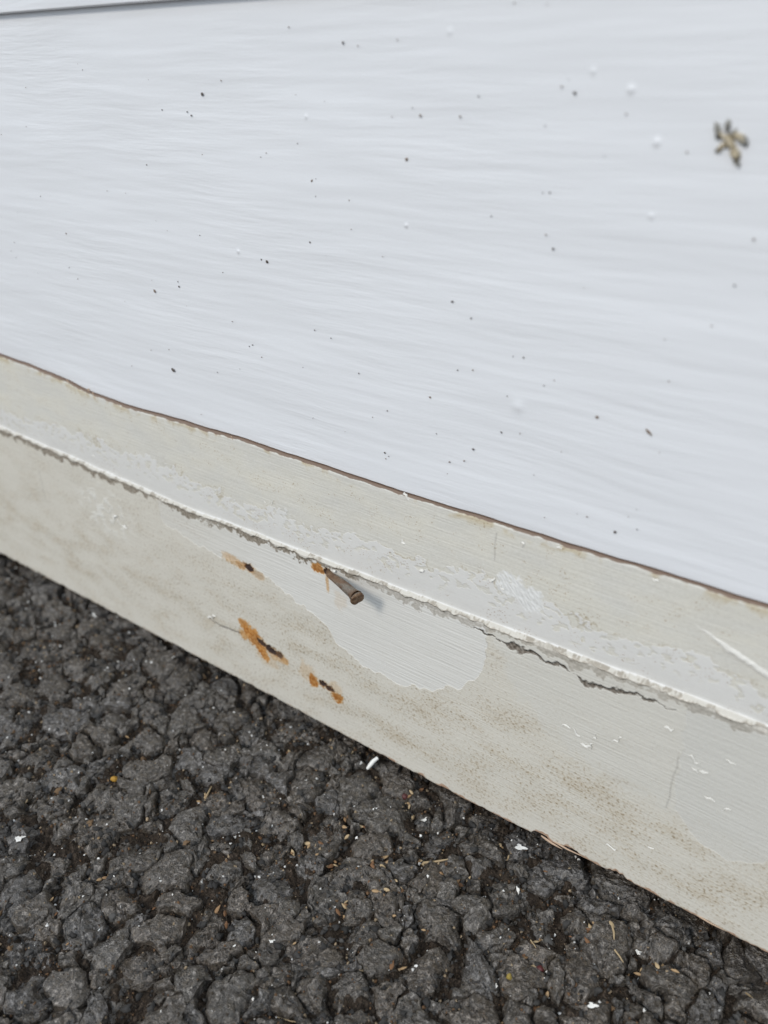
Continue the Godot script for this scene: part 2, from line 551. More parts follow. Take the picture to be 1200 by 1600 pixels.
func grit(parent: Node, called: String, count: int, small: float, large: float, colors: Array, below: float, s: int) -> void:
	var r := RandomNumberGenerator.new()
	r.seed = s
	var mm := MultiMesh.new()
	mm.transform_format = MultiMesh.TRANSFORM_3D
	mm.use_colors = true
	mm.mesh = lump(s, 7, 4, 0.8)
	var places := []
	var tries := 0
	while places.size() < count and tries < count * 12:
		tries += 1
		var p := Vector3(r.randf_range(-180, 130), r.randf_range(-6, 112), 0)
		if not in_frame(p, 5.0):
			continue
		var h := surface_h(p.x, p.y)
		if h > below:
			continue
		if below > 5.0 and h > -0.6 and r.randf() < 0.72:
			continue
		places.append(Vector3(p.x, h, p.y))
	mm.instance_count = places.size()
	for k in places.size():
		var size := lerpf(small, large, pow(r.randf(), 2.2))
		var b := Basis.from_euler(Vector3(r.randf() * TAU, r.randf() * TAU, r.randf() * TAU)) * Basis.from_scale(Vector3(1, r.randf_range(0.5, 0.9), r.randf_range(0.6, 1.0)) * size * MM)
		mm.set_instance_transform(k, Transform3D(b, (places[k] + Vector3(0, size * 0.25, 0)) * MM))
		var pick := r.randf()
		for c in colors:
			if pick <= c[1]:
				var shade := r.randf_range(0.7, 1.25)
				mm.set_instance_color(k, Color(c[0].r * shade, c[0].g * shade, c[0].b * shade))
				break
	var o := MultiMeshInstance3D.new()
	o.name = called
	o.multimesh = mm
	var m := plain(Color.WHITE, 0.75, 0.35)
	m.vertex_color_use_as_albedo = true
	o.material_override = m
	o.set_meta("kind", "stuff")
	parent.add_child(o, true)

# ---------------------------------------------------------------- the white weatherboards

const PX0 := -150.0
const PX1 := 135.0
const PY0 := 85.0
const PY1 := 191.0

func panel_material() -> StandardMaterial3D:
	var w := 2048
	var h := 960
	var n1 := noise(31, 1.0, 2)
	var n2 := noise(32, 1.0, 2)
	var n3 := noise(33, 1.0, 2)
	var n4 := noise(34, 0.02, 2)
	var n5 := noise(35, 1.0, 1)
	var out := PackedFloat32Array()
	out.resize(w * h)
	# paint nibs and one blister: x, y, radius, height
	var nibs := [[64.5, 169.5, 0.75, 0.4], [69.7, 162.3, 0.75, 0.4], [50.0, 114.5, 1.5, 0.4], [70.6, 151.5, 0.6, 0.25], [22.9, 145.9, 0.5, 0.35], [31.4, 178.1, 0.7, 0.2], [-23.6, 136.2, 0.6, 0.35], [58.0, 172.0, 0.6, 0.25], [-1.5, 164.5, 0.5, 0.25]]
	for j in h:
		var y := PY1 - (j + 0.5) * (PY1 - PY0) / h
		for i in w:
			var x := PX0 + (i + 0.5) * (PX1 - PX0) / w
			var bend := 0.6 * n4.get_noise_2d(x, y)
			var yy := y + bend
			var calm := 0.55 + 0.9 * n4.get_noise_2d(x * 0.9 + 500.0, y * 1.6)
			var v := 0.054 * n1.get_noise_2d(x * 0.022, yy * 0.24)
			v += 0.02 * calm * n2.get_noise_2d(x * 0.05, yy * 0.8)
			v += 0.011 * calm * n3.get_noise_2d(x * 0.14, yy * 2.1)
			v += 0.003 * n5.get_noise_2d(x * 1.1, y * 1.6)
			out[j * w + i] = v
	for q in nibs:
		for j in h:
			var y := PY1 - (j + 0.5) * (PY1 - PY0) / h
			if absf(y - q[1]) > q[2] * 3.0:
				continue
			var lo := int((q[0] - q[2] * 3.0 - PX0) / (PX1 - PX0) * w)
			var hi := int((q[0] + q[2] * 3.0 - PX0) / (PX1 - PX0) * w)
			for i in range(maxi(lo, 0), mini(hi, w)):
				var x := PX0 + (i + 0.5) * (PX1 - PX0) / w
				var d: float = Vector2(x - q[0], y - q[1]).length() / q[2]
				out[j * w + i] += 0.55 * q[3] * exp(-d * d * 1.6)
	var m := StandardMaterial3D.new()
	m.albedo_color = rgb8(228, 229, 231)
	m.roughness = 0.42
	m.metallic_specular = 0.5
	m.heightmap_enabled = true
	m.heightmap_texture = ImageTexture.create_from_image(Image.create_from_data(w, h, false, Image.FORMAT_RF, out.to_byte_array()))
	m.heightmap_scale = 0.1
	return m

func mirrored(x: float, a: float, b: float) -> float:   # a texture coordinate that runs to and fro beyond its stretch
	return 1.0 - absf(fposmod((x - a) / (b - a), 2.0) - 1.0)

func board_mesh(xs: Array, y0: float, y1: float, front: float, thick: float, step: float) -> ArrayMesh:
	var wav := noise(41, 0.012, 2)
	var rows := []   # [y, z]
	rows.append([y0, front - thick])
	rows.append([y0, front - 0.35])
	rows.append([y0 + 0.12, front - 0.1])
	rows.append([y0 + 0.4, front])
	var y := y0 + 0.4 + step
	while y < y1 - 0.01:
		rows.append([y, front])
		y += step
	rows.append([y1, front])
	rows.append([y1, front - thick])
	var v := PackedVector3Array()
	var uv := PackedVector2Array()
	for r in rows:
		for x in xs:
			v.append(Vector3(x, r[0], r[1] + 0.25 * wav.get_noise_2d(x, r[0] * 3.0)) * MM)
			uv.append(Vector2(mirrored(x, PX0, PX1), 1.0 - mirrored(r[0], PY0, PY1)))
	return mesh_from(v, grid_index(xs.size(), rows.size()), uv)

func make_wall() -> void:
	var wall := Node3D.new()
	wall.name = numbered("weatherboard_wall")
	add_child(wall)
	tag(wall, "white painted weatherboard wall with wavy wood grain above the cream skirting", "wall", "", "structure")
	var paint := panel_material()
	var xs := []
	var x := -1600.0
	while x < 1600.0:
		xs.append(x)
		x += 2.0 if x > -160.0 and x < 150.0 else 20.0
	# the lowest board: its foot follows the skirting's uneven top with a narrow gap
	var rows := [[0.0, -9.0], [0.0, -1.7], [0.08, -1.4], [0.3, -1.25]]
	for k in range(1, 60):
		rows.append([0.3 + k * 1.8, -1.2])
	var wav := noise(41, 0.012, 2)
	var v := PackedVector3Array()
	var uv := PackedVector2Array()
	for k in rows.size():
		for q in xs:
			var foot: float = top_at(clampf(q, -200, 150)) + 0.2
			var y: float = foot + (192.0 - foot) * rows[k][0] / rows[-1][0]
			v.append(Vector3(q, y, rows[k][1] + 0.25 * wav.get_noise_2d(q, y * 3.0)) * MM)
			uv.append(Vector2(mirrored(q, PX0, PX1), 1.0 - mirrored(y, PY0, PY1)))
	part("siding_board", mesh_from(v, grid_index(xs.size(), rows.size()), uv), paint, wall)
	for k in 8:
		part("siding_board", board_mesh(xs, 185.6 + k * 98.0, 185.6 + k * 98.0 + 106.0, 0.5 - 0.15 * k, 2.2, 2.0 if k == 0 else 12.0), paint, wall)
	var back := BoxMesh.new()
	back.size = Vector3(3200, 1000, 60) * MM
	var b := part("backing", back, plain(rgb8(92, 78, 66), 0.9), wall)
	b.position = Vector3(0, 490, -43) * MM

# ---------------------------------------------------------------- the skirting board

func skirting_material() -> StandardMaterial3D:
	var nd := noise(51, 1.0, 3)
	var ns := noise(52, 1.0, 2)
	var nb := noise(53, 1.0, 2)
	var ne := noise(54, 0.22, 3)
	var nf := noise(55, 0.9, 2)
	var ni := noise(56, 0.16, 3)
	var col := PackedByteArray()
	col.resize(TW * TH * 3)
	var rou := PackedByteArray()
	rou.resize(TW * TH)
	var hei := PackedFloat32Array()
	hei.resize(TW * TH)
	# lines per column
	var ridge := PackedFloat32Array()
	var lip := PackedFloat32Array()
	var band := PackedFloat32Array()
	var patch := PackedFloat32Array()
	var corner := PackedFloat32Array()
	var crack := PackedFloat32Array()
	var bot := PackedFloat32Array()
	var top := PackedFloat32Array()
	var worn := PackedFloat32Array()
	var worn_line := [[48.0, 57.0], [52.3, 51.2], [54.2, 45.7], [57.9, 41.7], [65.0, 35.8], [80, 30], [140, 30]]
	for i in TW:
		var x := TX0 + (i + 0.5) * (TX1 - TX0) / TW
		worn.append(along(worn_line, x))
		ridge.append(ridge_at(x))
		lip.append(lip_at(x))
		band.append(along(band_line, x))
		patch.append(along(patch_line, x))
		corner.append(along(corner_line, x))
		crack.append(along(crack_line, x))
		bot.append(bottom_at(x))
		top.append(top_at(x))
	for j in TH:
		var y := TY1 - (j + 0.5) * TY1 / TH
		for i in TW:
			var x := TX0 + (i + 0.5) * (TX1 - TX0) / TW
			var d := nd.get_noise_2d(x * 0.05, y * 0.11)
			var s := ns.get_noise_2d(x * 1.1, y * 1.7)
			var b := nb.get_noise_2d(x * 0.05, (y + x * 0.012) * 1.9)
			var e := ne.get_noise_2d(x, y)
			var f := nf.get_noise_2d(x, y)
			var ry := ridge[i]
			var r := 0.0
			var g := 0.0
			var bl := 0.0
			var h := 0.0
			var ro := 0.55
			if y > 92.6:                                    # the bare top edge
				r = 118.0 + 30.0 * b
				g = 96.0 + 28.0 * b
				bl = 82.0 + 26.0 * b
				ro = 0.9
			elif y > ry - 0.1:                              # upper face
				r = 213.0 + 5.0 * b + 4.0 * s + 5.0 * d
				g = 209.5 + 5.0 * b + 4.0 * s + 4.0 * d
				bl = 199.0 + 5.0 * b + 4.0 * s + 1.0 * d
				h = 0.03 * b + 0.012 * f
				# the smoother, whiter coat that covers its lower part, its edge flaked
				var ragged := 0.5 + 1.1 * n_wob.get_noise_2d(x * 0.7, 620.0)
				var over := band[i] - y + 2.4 * ni.get_noise_2d(x * 0.55, y * 0.8) + (0.6 + 2.4 * ragged) * e + 0.35 * f
				var k := sstep(-0.06, 0.1, over)
				var hole := sstep(0.20, 0.25, ni.get_noise_2d(x * 1.6 + 300.0, y * 2.4)) * sstep(7.0, 4.0, over)
				k *= 1.0 - hole
				r = lerpf(r, 220.0 + 2.0 * b, k)
				g = lerpf(g, 218.0 + 2.0 * b, k)
				bl = lerpf(bl, 213.0 + 2.0 * b, k)
				h = lerpf(h, 0.065 + 0.008 * b, k)
				ro = lerpf(0.58, 0.42, k)
				# grime caught at that broken edge
				var at_edge := (1.0 - sstep(0.0, 0.5, absf(over + 0.25))) * (0.15 + 0.7 * sstep(0.0, 0.5, d + 0.5 * f))
				r -= 34.0 * at_edge
				g -= 40.0 * at_edge
				bl -= 48.0 * at_edge
				# a scraped place right of the middle
				var sc := sstep(1.0, 0.75, Vector2((x - 54.5) / 6.5, (y - 72.6 + 0.3 * (x - 54.5)) / 3.4).length() + 0.55 * e + 0.2 * f)
				var ridged := nb.get_noise_2d(y * 0.5, (x + y * 0.6) * 1.1)
				r = lerpf(r, 224.0 + 14.0 * ridged, sc)
				g = lerpf(g, 223.0 + 14.0 * ridged, sc)
				bl = lerpf(bl, 219.0 + 14.0 * ridged, sc)
				h = lerpf(h, 0.04 + 0.09 * ridged, sc)
				# yellowed scum below the top edge
				var scum := sstep(3.2, 0.4, top[i] - y) * sstep(-0.1, 0.5, e + d)
				r -= 14.0 * scum
				g -= 22.0 * scum
				bl -= 36.0 * scum
				var bare := 1.0 - sstep(0.0, 0.3, top[i] - y - 0.2 - 0.5 * e)      # worn arris
				r = lerpf(r, 125.0, bare)
				g = lerpf(g, 105.0, bare)
				bl = lerpf(bl, 90.0, bare)
				h -= 0.15 * bare
				var dots := sstep(0.42, 0.55, s) * sstep(0.1, 0.6, d + e)
				r -= 40.0 * dots
				g -= 50.0 * dots
				bl -= 58.0 * dots
			else:                                           # ridge and lower face
				r = 210.0 + 6.0 * b
				g = 205.0 + 6.0 * b
				bl = 193.0 + 6.0 * b
				h = 0.035 * b + 0.02 * f
				# grey-brown weathering, streaked along the grain
				var low := sstep(56.0, 22.0, y) * (0.35 + 0.65 * sstep(8.0, 14.0, y))
				var dirt := sstep(-0.35, 0.95, 0.62 * d + 0.4 * b + 0.42 * s + 0.3 * f) * (0.3 + 0.7 * low)
				var warm := sstep(-0.15, 0.45, 0.6 * e + 0.6 * d + 0.3 * s + (0.3 if x > 20.0 else 0.0))
				r -= dirt * lerpf(22.0, 21.0, warm)
				g -= dirt * lerpf(23.0, 27.0, warm)
				bl -= dirt * lerpf(26.0, 35.0, warm)
				var pores := sstep(0.3, 0.6, s + 0.4 * f) * (0.25 + 0.75 * dirt)
				r -= 26.0 * pores
				g -= 30.0 * pores
				bl -= 34.0 * pores
				h -= 0.03 * pores
				var fleck := 0.5 * sstep(0.42, 0.66, f + 0.3 * s + 0.35 * d)
				r -= 34.0 * fleck
				g -= 38.0 * fleck
				bl -= 40.0 * fleck
				# fresh coats
				var inside := y - patch[i] + 0.7 * e + 0.2 * f + 1.6 * ni.get_noise_2d(x * 0.6, y * 0.6)
				if x < -65.5 or x > 48.3:
					inside = -1.0
				if x > 43.0 and x <= 48.3:
					inside = minf(inside, (47.4 + 0.9 * e - x) + 0.02 * (y - 40.0))
				var k := sstep(-0.05, 0.12, inside)
				var fade := sstep(-70.0, -10.0, x)
				var wide := sstep(0.0, 6.0, y - worn[i] + 4.0 * e) * (1.0 if x > 48.3 else 0.0)
				r = lerpf(r, 219.0 + 3.0 * b, k * (0.4 + 0.5 * fade))
				g = lerpf(g, 217.0 + 3.0 * b, k * (0.4 + 0.5 * fade))
				bl = lerpf(bl, 211.0 + 3.0 * b, k * (0.4 + 0.5 * fade))
				h = lerpf(h, -0.13 + 0.05 * b, k)
				r = lerpf(r, 208.0 + 5.0 * b, 0.75 * wide)
				g = lerpf(g, 205.0 + 5.0 * b, 0.75 * wide)
				bl = lerpf(bl, 196.0 + 5.0 * b, 0.75 * wide)
				var k2 := sstep(-0.06, 0.12, y - corner[i] + 1.0 * e + 2.4 * ni.get_noise_2d(x * 0.5, y * 0.5 + 80.0)) * (1.0 if x > 92.2 else 0.0) * sstep(-0.1, 0.5, x - 93.6 - 0.06 * (47.0 - y) + 1.2 * e)
				r = lerpf(r, 207.0 + 4.0 * b, 0.65 * k2)
				g = lerpf(g, 205.0 + 4.0 * b, 0.65 * k2)
				bl = lerpf(bl, 198.0 + 4.0 * b, 0.65 * k2)
				h -= 0.06 * k2
				ro = lerpf(0.66, 0.5, maxf(k, k2))
				# a whiter smear left of the old nail holes
				var smear := sstep(0.05, 0.35, e + 0.5 * f) * sstep(22.0, 4.0, Vector2(x + 95.0, (y - 47.0) * 1.5).length())
				r = lerpf(r, 224.0, 0.7 * smear)
				g = lerpf(g, 222.0, 0.7 * smear)
				bl = lerpf(bl, 215.0, 0.7 * smear)
				h += 0.12 * smear
				# grime and bare grey timber under the ragged lip of paint below the ridge
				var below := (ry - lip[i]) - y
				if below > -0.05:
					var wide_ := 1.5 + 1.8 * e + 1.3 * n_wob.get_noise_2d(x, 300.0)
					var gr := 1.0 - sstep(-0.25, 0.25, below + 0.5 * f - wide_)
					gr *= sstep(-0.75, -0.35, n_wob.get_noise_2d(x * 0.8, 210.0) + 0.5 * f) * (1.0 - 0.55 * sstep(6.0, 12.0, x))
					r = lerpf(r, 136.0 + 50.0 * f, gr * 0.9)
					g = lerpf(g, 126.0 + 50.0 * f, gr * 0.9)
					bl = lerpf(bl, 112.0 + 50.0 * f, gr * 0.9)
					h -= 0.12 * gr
				else:
					var worn_ := sstep(0.1, 0.4, 0.5 * f + e + 0.5 * n_wob.get_noise_2d(x * 2.0, 830.0)) * 0.7
					worn_ = maxf(worn_, 0.7 * sstep(0.45, 0.0, lip[i] - (ry - y) + 0.5 * f))
					r = lerpf(202.0, 146.0, worn_)
					g = lerpf(197.0, 136.0, worn_)
					bl = lerpf(186.0, 121.0, worn_)
					h = 0.03 * f + 0.05 * e
					ro = 0.38
				# the open crack under it
				if x > 44.0 and x < 91.0:
					var cd := absf(y - crack[i] + 1.3 * e + 0.12 * f)
					var open := ((0.28 if x < 60.0 else 0.2) + 0.12 * f + 0.5 * n_wob.get_noise_2d(x * 3.0, 720.0)) * sstep(44.0, 47.0, x) * sstep(91.0, 82.0, x)
					var ck := 1.0 - sstep(-0.2, 0.25, cd - open)
					r = lerpf(r, 116.0 + 60.0 * f, ck)
					g = lerpf(g, 107.0 + 60.0 * f, ck)
					bl = lerpf(bl, 96.0 + 60.0 * f, ck)
					h -= 0.5 * ck
				# a hairline crack in the timber left of the rusty hole
				if x > -50.0 and x < -35.0:
					var hd := absf(y - along([[-49.5, 22.9], [-43.8, 22.3], [-35.4, 23.2]], x) + 0.3 * f)
					var hk := sstep(0.32, 0.1, hd) * sstep(-50.0, -46.0, x)
					r = lerpf(r, 105.0, hk * 0.85)
					g = lerpf(g, 96.0, hk * 0.85)
					bl = lerpf(bl, 88.0, hk * 0.85)
					h -= 0.2 * hk
				# rust
				if x > -40.0 and x < 10.0 and (y < 30.0 or y > 44.0):
					var amount := 0.0
					var black := 0.0
					for q in rust_spots:
						var dx: float = (x - q[0]) / (q[2] * 1.4) + 0.45 * e + 0.12 * f
						var dy: float = (y - q[1]) / (q[3] * 1.4) + 0.4 * f - 0.45 * e
						var dd := dx * dx + dy * dy
						if dd < 1.6:
							var w := 0.35 * sstep(1.6, 0.5, dd) + 0.65 * sstep(1.1, 0.5, dd)
							amount = maxf(amount, q[4] * w)
							black = maxf(black, q[5] * sstep(0.9, 0.25, dd + 0.4 * f))
					if amount > 0.0:
						var deep := clampf(0.5 + 0.8 * f + 0.4 * e, 0.0, 1.0)
						r = lerpf(r, lerpf(202.0, 158.0, deep), amount)
						g = lerpf(g, lerpf(148.0, 96.0, deep), amount)
						bl = lerpf(bl, lerpf(84.0, 30.0, deep), amount)
						r = lerpf(r, 52.0, black)
						g = lerpf(g, 36.0, black)
						bl = lerpf(bl, 30.0, black)
						h -= 0.55 * black + 0.03 * amount
						ro = lerpf(ro, 0.8, amount)
				# bare wood where the foot is chipped
				var foot := y - bot[i]
				var chip := (1.0 - sstep(0.1, 0.4, foot - 0.45 - 0.9 * e)) * (0.9 if x > 20.0 else 0.2)
				r = lerpf(r, 168.0 + 20.0 * s, chip)
				g = lerpf(g, 136.0 + 20.0 * s, chip)
				bl = lerpf(bl, 112.0 + 20.0 * s, chip)
				ro = lerpf(ro, 0.85, chip)
			# two faint old scratches down the face
			for q in [[47.5, 78.5, 85.5], [-129.0, 40.0, 52.0], [93.3, 33.0, 48.0]]:
				if y > q[1] and y < q[2]:
					var sk: float = 0.5 * sstep(0.3, 0.1, absf(x - q[0] + 0.3 * e))
					r -= 38.0 * sk
					g -= 38.0 * sk
					bl -= 36.0 * sk
			var o := j * TW + i
			col[o * 3] = int(clampf(r + 2.5 * s, 0, 255))
			col[o * 3 + 1] = int(clampf(g + 2.5 * s, 0, 255))
			col[o * 3 + 2] = int(clampf(bl + 2.5 * s, 0, 255))
			rou[o] = int(clampf((ro + 0.06 * e) * 255.0, 0, 255))
			hei[o] = h
	var m := StandardMaterial3D.new()
	m.albedo_texture = ImageTexture.create_from_image(Image.create_from_data(TW, TH, false, Image.FORMAT_RGB8, col))
	m.roughness = 1.0
	m.roughness_texture = ImageTexture.create_from_image(Image.create_from_data(TW, TH, false, Image.FORMAT_L8, rou))
	m.roughness_texture_channel = BaseMaterial3D.TEXTURE_CHANNEL_RED
	m.heightmap_enabled = true
	m.heightmap_texture = ImageTexture.create_from_image(Image.create_from_data(TW, TH, false, Image.FORMAT_RF, hei.to_byte_array()))
	m.heightmap_scale = 0.1
	return m

func profile_z(x: float, y: float, ry: float, lp: float) -> float:
	var z := 0.0
	if y > ry:
		z = -lerpf(0.5, 0.85, sstep(-40.0, 70.0, x)) - 0.35 * exp(-(y - ry) / 2.6) + 0.04 * n_jag.get_noise_2d(x * 0.5, y * 0.5)
	else:
		var run: float = lerpf(0.5, 1.0, sstep(-40.0, 70.0, x)) + 0.5 * n_wob.get_noise_2d(x * 1.6, 500.0)
		if y > ry - run:
			z = -(lerpf(0.5, 0.85, sstep(-40.0, 70.0, x)) + 0.35) * pow((y - ry + run) / run, 1.35)
	# thick old paint bulging over the ridge, its lower edge ragged
	var lipw := sstep(ry - lp - 0.12, ry - lp + 0.14, y) * sstep(ry + 0.5, ry - 0.6, y)
	z += (0.24 + 0.3 * n_jag.get_noise_2d(x * 0.3, y * 0.3)) * lipw
	z += 0.12 * n_wob.get_noise_2d(x * 0.5, y * 0.8)
	return z

func make_skirting() -> void:
	var root := Node3D.new()
	root.name = numbered("skirting_board")
	add_child(root)
	tag(root, "worn cream painted timber skirting board with flaking ledge and rust stains", "skirting board")
	var mat := skirting_material()
	var xs := []
	var x := -1600.0
	while x < 1600.0:
		xs.append(x)
		x += 0.42 if x > -188.0 and x < 135.0 else 12.0
	var fy := []   # 0 to 1 between foot and ridge, then 1 to 2 between ridge and top
	var y := 0.0
	for k in 90: fy.append(k / 90.0 * 0.93)
	for k in 34: fy.append(0.93 + k / 34.0 * 0.07)
	for k in 12: fy.append(1.0 + k / 12.0 * 0.06)
	for k in 41: fy.append(1.06 + k / 40.0 * 0.935)
	var nv := fy.size() + 5
	var nu := xs.size()
	var v := PackedVector3Array()
	v.resize(nu * nv)
	var uv := PackedVector2Array()
	uv.resize(nu * nv)
	for i in nu:
		var q: float = xs[i]
		var cx := clampf(q, -195, 145)
		var b := bottom_at(cx)
		var t := top_at(cx)
		var ry := ridge_at(cx)
		var lp := lip_at(cx)
		var u := mirrored(q, TX0, TX1)
		for j in nv:
			var yy := 0.0
			var z := 0.0
			var tv := 0.0
			if j == 0:
				yy = b
				z = -18.0
				tv = b
			elif j == 1:
				yy = b
				z = -0.5
				tv = b
			elif j == 2:
				yy = b + 0.15
				z = -0.15
				tv = b + 0.15
			elif j >= nv - 2:
				yy = t + (0.0 if j == nv - 2 else -0.3)
				z = -1.7 if j == nv - 2 else -9.0
				tv = 93.0 if j == nv - 2 else 93.9
			else:
				var k: float = fy[j - 3]
				yy = lerpf(b + 0.4, ry, k) if k <= 1.0 else lerpf(ry, t, k - 1.0)
				z = profile_z(q, yy, ry, lp)
				tv = minf(yy, 92.5)
			v[j * nu + i] = Vector3(q, yy, z) * MM
			uv[j * nu + i] = Vector2(u, 1.0 - tv / TY1)
	part("board", mesh_from(v, grid_index(nu, nv), uv), mat, root)
	# lifted flakes and curls of old paint
	var flake_mat := plain(rgb8(217, 214, 206), 0.5)
	var flakes := [[69.0, 42.9, 0, 1.6, 0.5, 20], [71.4, 42.3, 0, 1.7, 0.45, -35], [75.7, 43.8, 0, 1.3, 0.4, 65], [75.4, 40.7, 0, 1.4, 0.5, 80], [74.0, 40.2, 0, 1.8, 0.6, 10], [80.6, 45.6, 0, 1.9, 0.5, 30], [90.3, 54.0, 0, 1.5, 0.6, 5], [96.3, 49.2, 0, 1.9, 0.45, -15], [98.6, 47.1, 0, 1.4, 0.5, 15], [97.0, 46.6, 0, 1.1, 0.4, -30],
		[-18.5, 73.2, -1.2, 1.8, 1.0, 55], [-21.0, 72.6, -1.2, 1.5, 0.9, 15], [23.9, 75.2, -1.2, 1.8, 0.9, -60], [28.8, 69.0, -1.2, 1.6, 1.1, 75], [24.2, 87.3, -1.2, 2.2, 0.8, -8], [54.0, 84.8, -1.2, 1.6, 0.6, -70], [62.0, 86.9, -1.2, 1.4, 0.5, -5], [47.4, 73.6, -1.2, 2.0, 0.8, 40], [50.0, 72.4, -1.2, 1.6, 0.5, -40], [-96.0, 66.0, -1.2, 1.8, 1.0, 20], [-101.2, 88.2, -1.2, 2.4, 0.7, -5], [82.0, 86.6, -1.2, 1.5, 0.6, 12],
		[-89.0, 46.6, 0, 1.9, 1.0, 35], [-84.5, 44.2, 0, 1.6, 1.0, -20], [-46.5, 24.8, 0, 1.8, 0.9, 60], [-48.5, 23.8, 0, 1.6, 0.8, 10], [3.0, 60.0, 0.3, 1.3, 0.8, 50], [83.5, 14.0, 0, 1.9, 0.5, 20], [101.0, 41.0, 0, 1.7, 0.4, -12], [104.5, 40.0, 0, 1.4, 0.4, 20], [103.0, 52.5, 0, 1.5, 0.35, -20], [92.0, 20.0, 0, 1.1, 0.4, 20]]
	for q in flakes:
		flake(root, flake_mat, q[0], q[1], minf(q[2], 0.0) * 0.75 + maxf(q[2], 0.0), q[3] * (1.35 if q[2] == 0 else 0.9), q[4] * 0.75, deg_to_rad(q[5]))
	# the long lifted blade of paint on the upper face
	blade(root, flake_mat)
	# splinters of bare wood at the top edge and the foot
	var wood := plain(rgb8(186, 160, 136), 0.85)
	for q in [[-90.6, 88.4, -1.0, -88.8, 85.0, -0.8, 0.22], [-92.6, 88.9, -1.0, -91.5, 88.2, -0.7, 0.25], [-32.0, 88.3, -1.0, -30.6, 87.3, -0.7, 0.16], [-103.0, 89.6, -1.1, -101.4, 88.9, -0.7, 0.2], [66.5, 5.4, -0.2, 72.5, 5.2, 0.3, 0.32], [70.0, 5.9, 0.0, 77.5, 6.3, 0.25, 0.24], [104.0, 6.5, -0.1, 111.0, 6.7, 0.25, 0.2]]:
		var a := Vector3(q[0], q[1], q[2]) * MM
		var b := Vector3(q[3], q[4], q[5]) * MM
		var mid := a.lerp(b, 0.5) + Vector3(0.1, 0.1, 0.25) * MM
		part("splinter", tube([a, a.lerp(mid, 0.5), mid, mid.lerp(b, 0.6), b], [q[6] * 0.5 * MM, q[6] * MM, q[6] * 0.9 * MM, q[6] * 0.6 * MM, 0.04 * MM], 6), wood, root)

func flake(root: Node, mat: Material, x: float, y: float, z: float, length: float, wide: float, turn: float) -> void:
	var n := noise(int(x * 13 + y * 7), 0.8, 2)
	var v := PackedVector3Array()
	for j in 6:
		for i in 10:
			var s := i / 9.0
			var t := j / 5.0
			var w := wide * (0.35 + 0.65 * sin(PI * clampf(s * 0.85 + 0.1, 0, 1))) * (1.0 + 0.9 * n.get_noise_2d(s * 3.0 + x * 1.7, y * 5.3))
			var p := Vector2((s - 0.5) * length, (t - 0.5) * w + 0.42 * length * n.get_noise_2d(s * 1.3 + x * 3.1, y * 2.7))
			p = p.rotated(turn)
			v.append(Vector3(p.x, p.y, 0.04 + 0.55 * wide * (1.0 - t) * sin(PI * (0.1 + 0.8 * s)) + 0.04 * n.get_noise_2d(s * 5.0, t * 5.0)) * MM)
	var o := part("paint_flake", mesh_from(v, grid_index(10, 6)), mat, root)
	o.position = Vector3(x, y, z + 0.1) * MM

func blade(root: Node, mat: Material) -> void:
	var n := noise(77, 0.5, 3)
	var v := PackedVector3Array()
	for j in 9:
		for i in 60:
			var s := i / 59.0
			var t := j / 8.0
			var w := 0.3 + 0.95 * sstep(0.0, 0.5, s) * (1.0 + 0.5 * n.get_noise_2d(s * 20.0, 3.0))
			var y := lerpf(80.0, 75.0, s) - t * w * 1.2
			var lift := 0.06 + 0.42 * sstep(0.0, 0.6, s) * pow(sin(PI * clampf(t * 0.75 + 0.02, 0, 1)), 1.2) + 0.1 * n.get_noise_2d(s * 22.0, t * 4.0)
			v.append(Vector3(lerpf(90.6, 106.0, s), y, -0.95 + lift) * MM)
	for i in range(0, v.size()):
		pass
	var idx := grid_index(60, 9)
	for i in range(0, idx.size(), 3):
		var q := idx[i + 1]
		idx[i + 1] = idx[i + 2]
		idx[i + 2] = q
	part("paint_flake", mesh_from(v, idx), mat, root)

# ---------------------------------------------------------------- the nail

func make_nail() -> void:
	var root := Node3D.new()
	root.name = numbered("bent_nail")
	add_child(root)
	var at := Vector3(0.6, 58.2, 0.0)
	root.position = at * MM
	tag(root, "bent rusty nail sticking out of the cream skirting board below its ledge", "nail")
	var pts := []
	var rad := []
	var tip := Vector3(15.9, 61.1, 7.8) - at
	for k in 15:
		var s := k / 14.0
		var p := Vector3(tip.x * s, tip.y * s + 0.7 * sin(PI * s), tip.z * pow(s, 0.85)) 
		if k == 0:
			p = Vector3(-1.6, 0.0, -2.2)
		pts.append(p * MM)
		rad.append((0.85 + 0.45 * sstep(0.0, 0.85, s) + 0.4 * sstep(0.88, 1.0, s)) * MM)
	var m := tube(pts, rad, 20, true)
	part("shank", tinted(m, 81, pts[0], pts[-1]), nail_material(), root)
	# the head: a lumpy disc square to the shank, with a rounded rim
	var axis: Vector3 = (pts[14] - pts[12]).normalized()
	axis = (axis + Vector3(0.25, -0.42, 0.12)).normalized()
	var c: Vector3 = pts[14]
	var hp := []
	var hr := []
	for q in [[-0.3, 1.3], [-0.05, 1.6], [0.2, 1.8], [0.55, 1.85], [0.8, 1.68], [0.92, 1.4], [0.88, 0.8], [0.8, 0.05]]:
		hp.append(c + axis * q[0] * MM)
		hr.append(q[1] * MM)
	part("head", tinted(dented(tube_axis(hp, hr, axis, 28), c), 82, c - axis * 0.004, c + axis * 0.0005), nail_material(), root)

